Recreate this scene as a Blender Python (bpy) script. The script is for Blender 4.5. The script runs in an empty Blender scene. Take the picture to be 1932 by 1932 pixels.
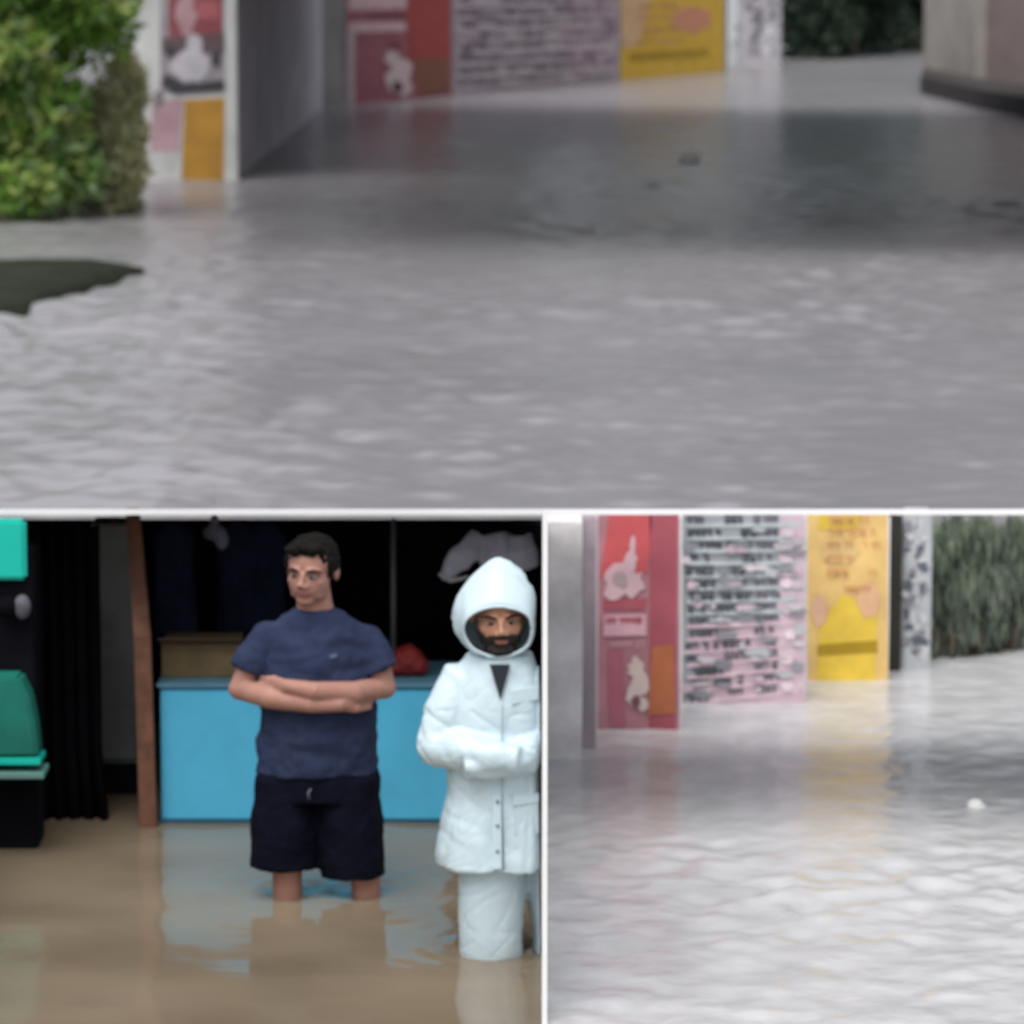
import bpy, bmesh, math, random
import numpy as np
from mathutils import Vector, Matrix, Euler, noise

random.seed(7); rng = np.random.default_rng(7)
S = bpy.context.scene
C = S.collection
R = math.radians

# ------------------------------------------------------------------ camera
H = 3.55                               # eye height above the flood water
FL = 4.0                               # focal length in picture widths
PITCH = math.atan(0.5518 / FL)
cam = bpy.data.cameras.new('camera'); camo = bpy.data.objects.new('camera', cam); C.objects.link(camo)
cam.sensor_width = 36.0; cam.lens = 36.0 * FL
cam.clip_start = 0.1; cam.clip_end = 3000
camo.location = (0, 0, H); camo.rotation_euler = (math.pi / 2 - PITCH, 0, 0)
cam.dof.use_dof = True; cam.dof.focus_distance = 9.4; cam.dof.aperture_fstop = 5.6
S.camera = camo
# ------------------------------------------------------------------ sky, sun, exposure
SUN_EL, SUN_AZ = R(62), R(200)         # azimuth clockwise from +Y (the view direction)
w = bpy.data.worlds.new('World'); S.world = w; w.use_nodes = True
nt = w.node_tree
sky = nt.nodes.new('ShaderNodeTexSky'); sky.sky_type = 'NISHITA'; sky.sun_disc = False
sky.sun_elevation = SUN_EL; sky.sun_rotation = SUN_AZ
sky.air_density = 1.0; sky.dust_density = 3.0; sky.ozone_density = 1.0
hsv = nt.nodes.new('ShaderNodeHueSaturation'); hsv.inputs['Saturation'].default_value = 0.28
bg = nt.nodes['Background']; bg.inputs['Strength'].default_value = 0.12
nt.links.new(sky.outputs['Color'], hsv.inputs['Color']); nt.links.new(hsv.outputs['Color'], bg.inputs['Color'])
sl = bpy.data.lights.new('sun', 'SUN'); sl.energy = 1.3; sl.angle = R(50); sl.color = (1.0, 0.97, 0.93)
so = bpy.data.objects.new('sun', sl); C.objects.link(so)
sd = Vector((math.sin(SUN_AZ) * math.cos(SUN_EL), math.cos(SUN_AZ) * math.cos(SUN_EL), math.sin(SUN_EL)))
so.rotation_euler = sd.to_track_quat('Z', 'Y').to_euler(); so.location = (0, -5, 30)
S.view_settings.view_transform = 'Standard'; S.view_settings.look = 'None'
S.view_settings.exposure = 0.6; S.view_settings.gamma = 1.0

# ------------------------------------------------------------------ measuring helpers
CR = Euler((math.pi / 2 - PITCH, 0, 0)).to_matrix()
def ray(px, row): return CR @ Vector(((px - 966) / 1932, -(row - 966) / 1932, -FL))
def G(px, row, z=0.0):
    d = ray(px, row); return Vector((0, 0, H)) + d * ((z - H) / d.z)
def P(px, row, Y):
    d = ray(px, row); return Vector((0, 0, H)) + d * (Y / d.y)
def ON(px, row, pt, n):
    d = ray(px, row); o = Vector((0, 0, H)); return o + d * ((pt - o).dot(n) / d.dot(n))

# ------------------------------------------------------------------ materials
def lin(c):
    return tuple((x / 255 / 12.92) if x <= 10 else ((x / 255 + 0.055) / 1.055) ** 2.4 for x in c) + (1,)
def mat(name, col, rough=0.7, var=0.25, scale=3.0, bump=0.0, bscale=20.0, spec=0.4, col2=None, detail=5, metallic=0.0):
    """base colour (linear albedo tuple) broken up by noise"""
    m = bpy.data.materials.new(name); m.use_nodes = True
    n = m.node_tree; b = n.nodes['Principled BSDF']
    b.inputs['Roughness'].default_value = rough; b.inputs['Specular IOR Level'].default_value = spec
    b.inputs['Metallic'].default_value = metallic
    tc = n.nodes.new('ShaderNodeTexCoord'); nz = n.nodes.new('ShaderNodeTexNoise')
    nz.inputs['Scale'].default_value = scale; nz.inputs['Detail'].default_value = detail; nz.inputs['Roughness'].default_value = 0.6
    n.links.new(tc.outputs['Object'], nz.inputs['Vector'])
    rp = n.nodes.new('ShaderNodeValToRGB')
    c1 = tuple(col[:3]); c2 = tuple(col2[:3]) if col2 else tuple(x * (1 - var) for x in c1)
    c3 = tuple(min(1, x * (1 + var * .5)) for x in c1)
    rp.color_ramp.elements[0].position = 0.3; rp.color_ramp.elements[0].color = c2 + (1,)
    rp.color_ramp.elements[1].position = 0.7; rp.color_ramp.elements[1].color = c3 + (1,)
    n.links.new(nz.outputs['Fac'], rp.inputs['Fac']); n.links.new(rp.outputs['Color'], b.inputs['Base Color'])
    if bump:
        bn = n.nodes.new('ShaderNodeTexNoise'); bn.inputs['Scale'].default_value = bscale; bn.inputs['Detail'].default_value = 6
        n.links.new(tc.outputs['Object'], bn.inputs['Vector'])
        bp = n.nodes.new('ShaderNodeBump'); bp.inputs['Strength'].default_value = bump; bp.inputs['Distance'].default_value = 0.01
        n.links.new(bn.outputs['Fac'], bp.inputs['Height']); n.links.new(bp.outputs['Normal'], b.inputs['Normal'])
    return m
_mc = {}
def paint(col, var=0.22, scale=4.0):
    k = (tuple(round(x, 3) for x in col), var, scale)
    if k not in _mc: _mc[k] = mat('wall_paint', col, 0.75, var, scale, 0.15, 30)
    return _mc[k]

def water_mat(name, col, col2, rough, nscale, spec=0.5, bump=0.25, bsc=6.0):
    m = bpy.data.materials.new(name); m.use_nodes = True
    n = m.node_tree; b = n.nodes['Principled BSDF']
    b.inputs['Roughness'].default_value = rough; b.inputs['IOR'].default_value = 1.33
    b.inputs['Specular IOR Level'].default_value = spec
    tc = n.nodes.new('ShaderNodeTexCoord'); nz = n.nodes.new('ShaderNodeTexNoise')
    nz.inputs['Scale'].default_value = nscale; nz.inputs['Detail'].default_value = 4
    n.links.new(tc.outputs['Object'], nz.inputs['Vector'])
    rp = n.nodes.new('ShaderNodeValToRGB')
    rp.color_ramp.elements[0].position = .3; rp.color_ramp.elements[0].color = tuple(col2) + (1,)
    rp.color_ramp.elements[1].position = .7; rp.color_ramp.elements[1].color = tuple(col) + (1,)
    n.links.new(nz.outputs['Fac'], rp.inputs['Fac']); n.links.new(rp.outputs['Color'], b.inputs['Base Color'])
    bn = n.nodes.new('ShaderNodeTexNoise'); bn.inputs['Scale'].default_value = bsc; bn.inputs['Detail'].default_value = 3
    n.links.new(tc.outputs['Object'], bn.inputs['Vector'])
    bp = n.nodes.new('ShaderNodeBump'); bp.inputs['Strength'].default_value = bump; bp.inputs['Distance'].default_value = 0.03
    n.links.new(bn.outputs['Fac'], bp.inputs['Height']); n.links.new(bp.outputs['Normal'], b.inputs['Normal'])
    return m

# ------------------------------------------------------------------ mesh helpers
class MB:
    def __init__(s): s.v = []; s.f = []; s.mi = []; s.mats = []
    def m(s, mt):
        if mt not in s.mats: s.mats.append(mt)
        return s.mats.index(mt)
    def add(s, vs, fs, mt):
        o = len(s.v); s.v += [tuple(x) for x in vs]; i = s.m(mt)
        for f in fs: s.f.append(tuple(o + k for k in f)); s.mi.append(i)
    def box(s, lo, hi, mt, M=None):
        x0, y0, z0 = lo; x1, y1, z1 = hi
        vs = [Vector(p) for p in ((x0,y0,z0),(x1,y0,z0),(x1,y1,z0),(x0,y1,z0),(x0,y0,z1),(x1,y0,z1),(x1,y1,z1),(x0,y1,z1))]
        if M is not None: vs = [M @ p for p in vs]
        s.add(vs, [(0,3,2,1),(4,5,6,7),(0,1,5,4),(1,2,6,5),(2,3,7,6),(3,0,4,7)], mt)
    def prism(s, poly, d, mt):
        """planar polygon (list of Vector) pushed along d"""
        n = len(poly); vs = list(poly) + [p + d for p in poly]
        fs = [tuple(range(n))[::-1], tuple(range(n, 2*n))] + [(i, (i+1) % n, n + (i+1) % n, n + i) for i in range(n)]
        s.add(vs, fs, mt)
    def tube(s, pts, rad, mt, seg=14, flat=None):
        """swept round tube; rad may hold (rx, ry) with rx across the x-like side"""
        pts = [Vector(p) for p in pts]; n = len(pts); vs = []; up = None
        for i, p in enumerate(pts):
            t = (pts[min(i+1, n-1)] - pts[max(i-1, 0)]).normalized()
            if up is None:
                a = Vector((0, 1, 0)) if abs(t.y) < 0.9 else Vector((1, 0, 0))
                up = (a - t * a.dot(t)).normalized()
            else: up = (up - t * up.dot(t)).normalized()
            sd_ = t.cross(up)
            r = rad[i] if isinstance(rad, (list, tuple)) else rad
            rx, ry = r if isinstance(r, tuple) else (r, r)
            for k in range(seg):
                a = 2 * math.pi * k / seg
                vs.append(p + sd_ * (rx * math.cos(a)) + up * (ry * math.sin(a)))
        fs = []
        for i in range(n - 1):
            for k in range(seg):
                k2 = (k + 1) % seg
                fs.append((i*seg + k, i*seg + k2, (i+1)*seg + k2, (i+1)*seg + k))
        fs.append(tuple(range(seg))[::-1]); fs.append(tuple((n-1)*seg + k for k in range(seg)))
        s.add(vs, fs, mt)
    def ball(s, c, r, mt, rot=None, seg=16, rings=10):
        c = Vector(c); r = r if isinstance(r, tuple) else (r, r, r); vs = [Vector((0, 0, r[2]))]
        for i in range(1, rings):
            t = math.pi * i / rings
            for k in range(seg):
                a = 2 * math.pi * k / seg
                vs.append(Vector((r[0]*math.sin(t)*math.cos(a), r[1]*math.sin(t)*math.sin(a), r[2]*math.cos(t))))
        vs.append(Vector((0, 0, -r[2])))
        if rot is not None: vs = [rot @ p for p in vs]
        vs = [p + c for p in vs]; fs = []
        for k in range(seg): fs.append((0, 1 + k, 1 + (k+1) % seg))
        for i in range(rings - 2):
            for k in range(seg):
                k2 = (k+1) % seg; fs.append((1+i*seg+k, 1+(i+1)*seg+k, 1+(i+1)*seg+k2, 1+i*seg+k2))
        b = 1 + (rings-2)*seg
        for k in range(seg): fs.append((b+k, len(vs)-1, b+(k+1) % seg))
        s.add(vs, fs, mt)
    def rings(s, rs, mt, seg=28):
        """stack of ellipses (z, cx, cy, rx, ry)"""
        vs = []; n = len(rs)
        for z, cx, cy, rx, ry in rs:
            for k in range(seg):
                a = 2 * math.pi * k / seg; vs.append(Vector((cx + rx*math.cos(a), cy + ry*math.sin(a), z)))
        fs = []
        for i in range(n-1):
            for k in range(seg):
                k2 = (k+1) % seg; fs.append((i*seg+k, i*seg+k2, (i+1)*seg+k2, (i+1)*seg+k))
        fs.append(tuple(range(seg))[::-1]); fs.append(tuple((n-1)*seg+k for k in range(seg)))
        s.add(vs, fs, mt)
    def mesh(s, name):
        me = bpy.data.meshes.new(name); me.from_pydata(s.v, [], s.f)
        for mt in s.mats: me.materials.append(mt)
        me.polygons.foreach_set('material_index', s.mi); me.update(); return me
    def build(s, name, parent=None, smooth=False, bevel=0.0, loc=None):
        me = s.mesh(name)
        bm = bmesh.new(); bm.from_mesh(me); bmesh.ops.recalc_face_normals(bm, faces=bm.faces) if not getattr(s, 'flat', False) else None
        if bevel: bmesh.ops.bevel(bm, geom=list(bm.edges), offset=bevel, segments=2, affect='EDGES', clamp_overlap=True)
        bm.to_mesh(me); bm.free()
        if smooth: me.polygons.foreach_set('use_smooth', [True]*len(me.polygons))
        o = bpy.data.objects.new(name, me); C.objects.link(o)
        if parent is not None: o.parent = parent
        if loc is not None: o.location = loc
        return o

def fuse(mb, name, parent, voxel=0.006, smooth=4, fold=None, warp=None, pick=None):
    """melt overlapping closed shapes into ONE continuous skin"""
    me = mb.mesh(name); o = bpy.data.objects.new('tmp', me); C.objects.link(o)
    bm = bmesh.new(); bm.from_mesh(me); bmesh.ops.recalc_face_normals(bm, faces=bm.faces); bm.to_mesh(me); bm.free()
    r = o.modifiers.new('r', 'REMESH'); r.mode = 'VOXEL'; r.voxel_size = voxel
    sm = o.modifiers.new('s', 'SMOOTH'); sm.factor = 0.5; sm.iterations = smooth
    dg = bpy.context.evaluated_depsgraph_get(); ev = o.evaluated_get(dg)
    out = bpy.data.meshes.new_from_object(ev, depsgraph=dg)
    bpy.data.objects.remove(o); out.name = name
    out.materials.clear()
    for mt in mb.mats: out.materials.append(mt)
    if fold or warp:
        bm = bmesh.new(); bm.from_mesh(out); bm.normal_update()
        if fold: 
            ds = [fold(v.co) for v in bm.verts]
            for v, d in zip(bm.verts, ds): v.co += v.normal * d
        if warp:
            for v in bm.verts: v.co = warp(v.co)
        bm.to_mesh(out); bm.free()
    mi = [0]*len(out.polygons)
    if pick: mi = [pick(p.center) for p in out.polygons]
    out.polygons.foreach_set('material_index', mi)
    out.polygons.foreach_set('use_smooth', [True]*len(out.polygons)); out.update()
    ob = bpy.data.objects.new(name, out); C.objects.link(ob); ob.parent = parent
    return ob

def thing(name, label, cat, loc=(0, 0, 0), rz=0.0, group=None):
    o = bpy.data.objects.new(name, None); C.objects.link(o); o.empty_display_size = 0.2
    o.location = loc; o.rotation_euler = (0, 0, rz); o['label'] = label; o['category'] = cat
    if group: o['group'] = group
    return o
def tag(o, label, cat, group=None):
    o['label'] = label; o['category'] = cat
    if group: o['group'] = group
    return o
def struct(o): o['kind'] = 'structure'; return o
def rel(poly, parent): 
    M = parent.matrix_basis.inverted() if parent.matrix_basis != Matrix() else Matrix()
    return [M @ p for p in poly]

# ------------------------------------------------------------------ ground and water
M_ground = mat('wet_mud', (.07, .06, .05), 0.9, .3, .5)
g = MB(); g.add([(-900, -300, -.45), (900, -300, -.45), (900, 1500, -.45), (-900, 1500, -.45)], [(0, 1, 2, 3)], M_ground)
struct(g.build('ground'))
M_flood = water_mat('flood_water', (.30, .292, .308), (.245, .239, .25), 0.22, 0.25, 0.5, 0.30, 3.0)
M_pale = water_mat('sky_pale_water', (.60, .60, .615), (.46, .46, .465), 0.17, 4.5, 0.5, 0.30, 9.0)  # pale base colour stands in for bright sky on this water
M_mud = water_mat('muddy_water', (.245, .196, .138), (.16, .122, .082), 0.07, 0.9, 0.5, 0.1, 5.0)
T_PART = 58 / 7728.0                   # the dividing panel stands along this line of the yard
Y_SHOP = 18.95
def grid_rows():
    ys = [-60, -25, -8, 0, 4, 7, 9, 10.2]; y = 11.0
    while y < Y_SHOP - .001: ys.append(y); y += 0.035
    ys.append(Y_SHOP); y = Y_SHOP + .05
    while y < 24: ys.append(y); y += .1
    while y < 64: ys.append(y); y += 0.042 + (y - 24) * .0014
    while y < 150: ys.append(y); y += 0.2 + (y - 64) * .004
    ys += [160, 200, 320]
    return np.array(ys)
ys = grid_rows()
ts = np.concatenate([np.linspace(-2.0, -.3, 12), np.linspace(-.26, -.155, 8), np.linspace(-.15, T_PART, 170), np.linspace(T_PART, .15, 156)[1:], np.linspace(.155, .26, 8), np.linspace(.3, 2.0, 12)])
Yg, Tg = np.meshgrid(ys, ts, indexing='ij')
Xg = Tg * np.maximum(Yg, 11.0)
def waves(X, Y, lams, slope, seed, lammin, spread=0.95):
    r = np.random.default_rng(seed); Z = np.zeros_like(X); n = len(lams)
    for L in lams:
        a = r.normal(math.pi / 2, spread); k = 2 * math.pi / L
        ph = r.uniform(0, 6.28); amp = slope / k / math.sqrt(n / 2)
        wgt = np.clip((L / lammin - 1.0) / 1.0, 0, 1)
        # gentle phase warp breaks the regular pattern
        wx = .35 * L * np.sin(X * 1.7 / L ** .5 + ph * 2) ; wy = .35 * L * np.sin(Y * 1.3 / L ** .5 + ph * 3)
        Z += wgt * amp * np.sin(k * (math.cos(a) * (X + wy) + math.sin(a) * (Y + wx)) + ph)
    return Z
sp = np.maximum(np.gradient(ys)[:, None] * np.ones_like(Xg), np.abs(np.gradient(ts))[None, :] * np.maximum(Yg, 11))
r0 = np.random.default_rng(3)
Zfar = waves(Xg, Yg, np.exp(r0.uniform(math.log(.20), math.log(1.5), 84)), 0.16, 11, sp * 2.2)
Znear = waves(Xg, Yg, np.exp(r0.uniform(math.log(.06), math.log(.5), 80)), 0.17, 12, sp * 2.2, 1.05)
Zmud = waves(Xg, Yg, np.exp(r0.uniform(math.log(.3), math.log(1.6), 24)), 0.018, 13, sp * 2.6)
patch = .55 + .45 * np.sin(Xg * .55 + 1.3 * np.sin(Yg * .23)) * np.sin(Yg * .31 + .8 * np.sin(Xg * .4))
calm = np.clip(1.0 - (Yg - 38) / 36, .42, 1)          # sheltered under the bridge
calm2 = np.clip(1.0 - (Yg - 15.0) / 3, .40, 1)      # sheltered under the canopy
gust = np.sin(Xg * 1.9 + 1.7 * np.sin(Yg * .9) + .6) * np.sin(Yg * .75 + 1.4 * np.sin(Xg * 1.1)) + .6 * np.sin(Xg * .8 - Yg * .5 + 2 * np.sin(Yg * .17))
gust = np.clip(.55 + .5 * gust, .12, 1.5)
swift = .60 + .40 * np.clip((Yg - 27) / 16, 0, 1) + .75 * np.clip((-.035 - Tg) / .07, 0, 1) * np.clip((44 - Yg) / 12, 0, 1)
gust2 = np.sin(Xg * 7.1 + 1.5 * np.sin(Yg * 4.3)) * np.sin(Yg * 3.9 + 1.6 * np.sin(Xg * 5.2)) + .7 * np.sin(Xg * 3.1 + Yg * 2.3 + 1.8 * np.sin(Xg * 2.2))
gust2 = np.clip(.7 + .55 * gust2, .2, 1.7)
Zst = np.where(Yg > 21.2, Zfar * calm * (.55 + .65 * patch) * swift * (.55 + .75 * gust), Znear * calm2 * gust2)
for lx, ly in ((-.84, 15.26), (-.54, 15.26), (-.06, 14.38)):      # rings spreading from the standing legs
    rr_ = np.hypot(Xg - lx, Yg - ly); Zmud += .0045 * np.sin(rr_ * 52) * np.exp(-np.maximum(rr_ - .08, 0) / .17)
near_l = (Tg <= T_PART) & (Yg <= Y_SHOP)
def water_obj(name, Z, keep, mt):
    ny, nx = Z.shape; idx = np.arange(ny * nx).reshape(ny, nx)
    q = np.stack([idx[:-1, :-1], idx[:-1, 1:], idx[1:, 1:], idx[1:, :-1]], -1)
    q = q[keep[:-1, :-1] & keep[1:, 1:] & keep[:-1, 1:] & keep[1:, :-1]]
    used = np.unique(q); rm = np.zeros(ny * nx, int); rm[used] = np.arange(len(used)); q = rm[q]
    co = np.stack([Xg, Yg, Z], -1).reshape(-1, 3)[used]
    me = bpy.data.meshes.new(name); me.from_pydata(co.tolist(), [], q.tolist()); me.materials.append(mt)
    me.polygons.foreach_set('use_smooth', [True] * len(me.polygons)); me.update()
    o = bpy.data.objects.new(name, me); C.objects.link(o); return struct(o)
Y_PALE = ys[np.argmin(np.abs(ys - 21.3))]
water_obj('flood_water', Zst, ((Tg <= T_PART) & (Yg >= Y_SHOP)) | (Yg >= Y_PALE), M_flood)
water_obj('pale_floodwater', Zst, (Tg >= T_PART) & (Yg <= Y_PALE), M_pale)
water_obj('muddy_water', Zmud, (Tg <= T_PART) & (Yg <= Y_SHOP), M_mud)

# low dark mound breaking the surface at the left
M_bank = mat('dark_mound', (.030, .034, .024), 0.8, .4, 3, .4, 12, spec=.1)
bk = MB(); top = [(-140, 500), (60, 494), (190, 497), (272, 506), (228, 522), (150, 545), (90, 562), (48, 583), (-140, 600)]
pl = [G(px, r, 0.05) for px, r in top]; cen = sum(pl, Vector()) / len(pl)
inner = [cen + (p - cen) * .8 + Vector((0, 0, .055 + random.uniform(-.01, .012) + .03)) for p in pl]
outer = [cen + (p - cen) * 1.06 + Vector((0, 0, -.2)) for p in pl]; n = len(pl)
bk.add(inner + pl + outer + [cen + Vector((0, 0, .08))], [(i, (i+1) % n, 3*n) for i in range(n)] + [(n+i, n+(i+1) % n, (i+1) % n, i) for i in range(n)] + [(2*n+i, 2*n+(i+1) % n, n+(i+1) % n, n+i) for i in range(n)], M_bank)
struct(bk.build('low_mound', smooth=True))

# ------------------------------------------------------------------ bridge over the far street
M_conc = mat('bridge_concrete', (.30, .29, .285), 0.85, .3, .8, .25, 14)
M_conc_l = mat('pale_pillar_paint', (.55, .56, .55), 0.8, .28, 1.2, .2, 14)
M_conc_p = mat('mauve_pillar_side', (.68, .63, .70), 0.85, .3, .7, .2, 14)
M_soffit = mat('dark_deck_concrete', (.055, .052, .055), 0.9, .3, .4)  # far darker than the parapet concrete
DECK_Z = 6.6
dk = MB()
poly = [Vector((-40, 63.6, DECK_Z)), Vector((-4.25, 63.6, DECK_Z)), Vector((-3.9, 46, DECK_Z)), Vector((44, 41, DECK_Z)), Vector((44, 80, DECK_Z)), Vector((3, 87, DECK_Z)), Vector((-40, 106, DECK_Z))]
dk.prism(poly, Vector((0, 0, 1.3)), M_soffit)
deck = thing('bridge_deck', 'dark concrete road bridge deck spanning the flooded street overhead', 'bridge')
dk.build('deck_slab', deck)
pr = MB()
for q0, q1 in zip(poly[:3], poly[1:4]): pr.prism([q0 + Vector((0, 0, 1.303)), q1 + Vector((0, 0, 1.303)), q1 + Vector((0, 0, 2.2)), q0 + Vector((0, 0, 2.2))], Vector((.05, .3, 0)), M_conc)
pr.build('parapet', deck)

def quad_on(mb, pts, pt, n, off, mt):
    mb.add([ON(px, r, pt, n) - n * off for px, r in pts], [tuple(range(len(pts)))], mt)

def rnd_words(mb, pt, n, off, px0, r0_, px1, r1_, hgt, mt, seed, fill=.86, thick=.26):
    """a row of painted lettering strokes hanging from a headline"""
    rr = random.Random(seed); L = px1 - px0; x = px0 + rr.uniform(0, 8); hg0 = hgt; th0 = thick
    lift = lambda xx: r0_ + (r1_ - r0_) * (xx - px0) / L
    while x < px1 - hgt:
        nl = rr.randint(1, 5); hgt = hg0 * rr.uniform(.72, 1.15); wl = hgt * rr.uniform(.65, .95); thick = th0 * rr.uniform(.75, 1.3); xe = min(px1, x + nl * wl)
        y = lift(x) + hg0 * rr.uniform(-.14, .14); y2 = lift(xe) + (y - lift(x)) + hg0 * rr.uniform(-.08, .08)
        if rr.random() < .12: x = xe + hgt * .3; continue
        quad_on(mb, [(x, y), (xe, y2), (xe, y2 + hgt*thick), (x, y + hgt*thick)], pt, n, off, mt)
        k = x
        while k + wl * .5 < xe:
            yy = lift(k); t = hgt * thick * .95; q = rr.random()
            quad_on(mb, [(k + wl*.55, yy + hgt*thick), (k + wl*.55 + t, yy + hgt*thick), (k + wl*.55 + t, yy + hgt), (k + wl*.55, yy + hgt)], pt, n, off, mt)
            if q < .75: 
                yb = yy + hgt * rr.uniform(.45, .7)
                quad_on(mb, [(k + .05*wl, yb), (k + wl*.55, yb - .1*hgt), (k + wl*.55, yb + t - .1*hgt), (k + .05*wl, yb + t)], pt, n, off, mt)
            if q < .4: quad_on(mb, [(k + .05*wl, yy + hgt*.5), (k + .05*wl + t, yy + hgt*.5), (k + .3*wl + t, yy + hgt), (k + .3*wl, yy + hgt)], pt, n, off, mt)
            k += wl
        x = xe + hgt * rr.uniform(.25, .6) / fill

def blob(mb, pt, n, off, cx, cy, rx, ry, mt, jag=.15, seed=0, k=16):
    rr = random.Random(seed)
    quad_on(mb, [(cx + rx*math.cos(-2*math.pi*i/k)*(1 + rr.uniform(-jag, jag)), cy + ry*math.sin(-2*math.pi*i/k)*(1 + rr.uniform(-jag, jag))) for i in range(k)], pt, n, off, mt)

NF = Vector((0, 1, 0))                 # faces looking back down the street
# --- left pillar (long abutment wall) with posters
Yp = 63.2; XL, XR = P(258, 200, Yp).x, P(447, 200, Yp).x
pil = thing('bridge_pillar', 'pale grey bridge pillar with a torn poster and orange paint beside the green bush', 'pillar', ((XL + XR) / 2, Yp, 0))
b = MB(); b.box((XL, Yp, -.6), (XR, Yp + .35, DECK_Z), M_conc_l); b.build('front_face', pil).matrix_parent_inverse = Matrix.Translation(-pil.location)
b = MB(); b.box((XL + .02, Yp + .352, -.6), (XR - .004, 93, DECK_Z), M_conc_p); b.build('side_wall', pil).matrix_parent_inverse = Matrix.Translation(-pil.location)
pf = Vector((0, Yp, 0)); ps = MB(); ps.flat = True
c_dark, c_red, c_wht = paint((.055, .05, .06)), paint((.26, .075, .085)), paint((.50, .48, .52))
quad_on(ps, [(302, 178), (424, 168), (424, -40), (302, -40)], pf, NF, .006, paint((.33, .30, .33)))
quad_on(ps, [(318, 92), (420, 92), (420, -38), (318, -38)], pf, NF, .010, c_red)
blob(ps, pf, NF, .014, 352, 30, 18, 46, paint((.45, .28, .30)), .25, 2)
blob(ps, pf, NF, .014, 393, 20, 22, 20, paint((.40, .12, .13)), .25, 3)
quad_on(ps, [(306, 100), (424, 100), (424, 62), (306, 72)], pf, NF, .017, paint((.13, .09, .10)))
blob(ps, pf, NF, .021, 362, 122, 36, 34, c_wht, .18, 4)
blob(ps, pf, NF, .023, 366, 84, 15, 20, c_wht, .12, 5)
blob(ps, pf, NF, .025, 322, 96, 10, 12, c_dark, .2, 6); blob(ps, pf, NF, .025, 408, 110, 9, 18, c_dark, .2, 7)
quad_on(ps, [(304, 160), (330, 178), (424, 172), (424, 150), (350, 158), (312, 138)], pf, NF, .025, c_dark)
ps.build('poster', pil).matrix_parent_inverse = Matrix.Translation(-pil.location)
ps = MB(); ps.flat = True
quad_on(ps, [(342, 345), (422, 345), (424, 184), (348, 188)], pf, NF, .006, paint((.42, .22, .035), .3, 2))
quad_on(ps, [(284, 285), (338, 285), (346, 186), (288, 190)], pf, NF, .006, paint((.42, .27, .31), .3, 2))
blob(ps, pf, NF, .010, 300, 186, 12, 16, paint((.2, .17, .19)), .3, 8)
ps.build('painted_patch', pil).matrix_parent_inverse = Matrix.Translation(-pil.location)

# --- long mural wall along the far side
A = G(606, 203); B = G(1372, 133); A.z = B.z = 0
dirw = (B - A).normalized(); NW = Vector((-dirw.y, dirw.x, 0)); NW = NW if NW.y > 0 else -NW
mw = thing('mural_wall', 'long flood wall painted with red, lettered and yellow mural panels beyond the bridge', 'wall', A)
inv = Matrix.Translation(-A)
b = MB(); b.prism([A + Vector((0, 0, -.6)), B + Vector((0, 0, -.6)), B + Vector((0, 0, 4.6)), A + Vector((0, 0, 4.6))], NW * .4, M_conc); b.build('wall_body', mw).matrix_parent_inverse = inv
M_rose, M_redp, M_pink = paint((.30, .095, .125)), paint((.34, .055, .050)), paint((.60, .40, .42))
pm = MB(); pm.flat = True
quad_on(pm, [(652, 205), (852, 178), (852, -60), (652, -60)], A, NW, .01, M_rose)
quad_on(pm, [(770, 112), (846, 108), (846, -60), (764, -60)], A, NW, .02, M_redp)
quad_on(pm, [(790, 180), (846, 172), (846, 108), (776, 112)], A, NW, .02, paint((.21, .085, .05)))
quad_on(pm, [(655, 20), (766, 16), (766, -60), (655, -60)], A, NW, .02, M_pink)
quad_on(pm, [(655, 62), (764, 58), (764, 40), (655, 42)], A, NW, .025, M_pink)
quad_on(pm, [(652, 212), (668, 210), (668, 60), (652, 60)], A, NW, .027, paint((.45, .36, .37)))
for k, (x, y, a, b_) in enumerate(((738, 108, 16, 14), (755, 132, 20, 24), (744, 152, 22, 24), (762, 168, 14, 14))): blob(pm, A, NW, .028 + k * .001, x, y, a, b_, paint((.58, .46, .47)), .3, 60 + k)
blob(pm, A, NW, .035, 748, 164, 11, 11, paint((.12, .05, .07)), .15, 3)
blob(pm, A, NW, .035, 744, 86, 12, 10, paint((.20, .05, .08)), .15, 9)
rnd_words(pm, A, NW, .034, 690, 28, 762, 27, 10, paint((.2, .06, .08)), 77)
pm.build('red_mural', mw).matrix_parent_inverse = inv
pm = MB(); pm.flat = True
quad_on(pm, [(856, 180), (1165, 150), (1165, -60), (856, -60)], A, NW, .01, paint((.36, .31, .33)))
quad_on(pm, [(1080, 150), (1164, 146), (1164, -60), (1080, -60)], A, NW, .015, paint((.46, .36, .41)))
M_ink, M_inkp = paint((.10, .085, .11)), paint((.24, .13, .19))
for i, rr_ in enumerate(range(-22, 150, 21)):
    y0 = rr_ + 6 + max(0, rr_) * .05; y1 = rr_ + 2 - max(0, rr_) * .05
    quad_on(pm, [(858, y0 + 11), (1164, y1 + 9), (1164, y1 + 1), (858, y0 + 2)], A, NW, .018, paint((.50, .44, .45)) if i % 2 else paint((.44, .36, .40)))
    rnd_words(pm, A, NW, .026, 862, y0 - 8, 1060, y0 - 8 + (y1 - y0) * .65, 11, M_ink, 100 + i)
    rnd_words(pm, A, NW, .026, 1062, y0 - 8 + (y1 - y0) * .65, 1160, y1 - 8, 10, M_inkp, 200 + i)
rw = random.Random(3)
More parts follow.
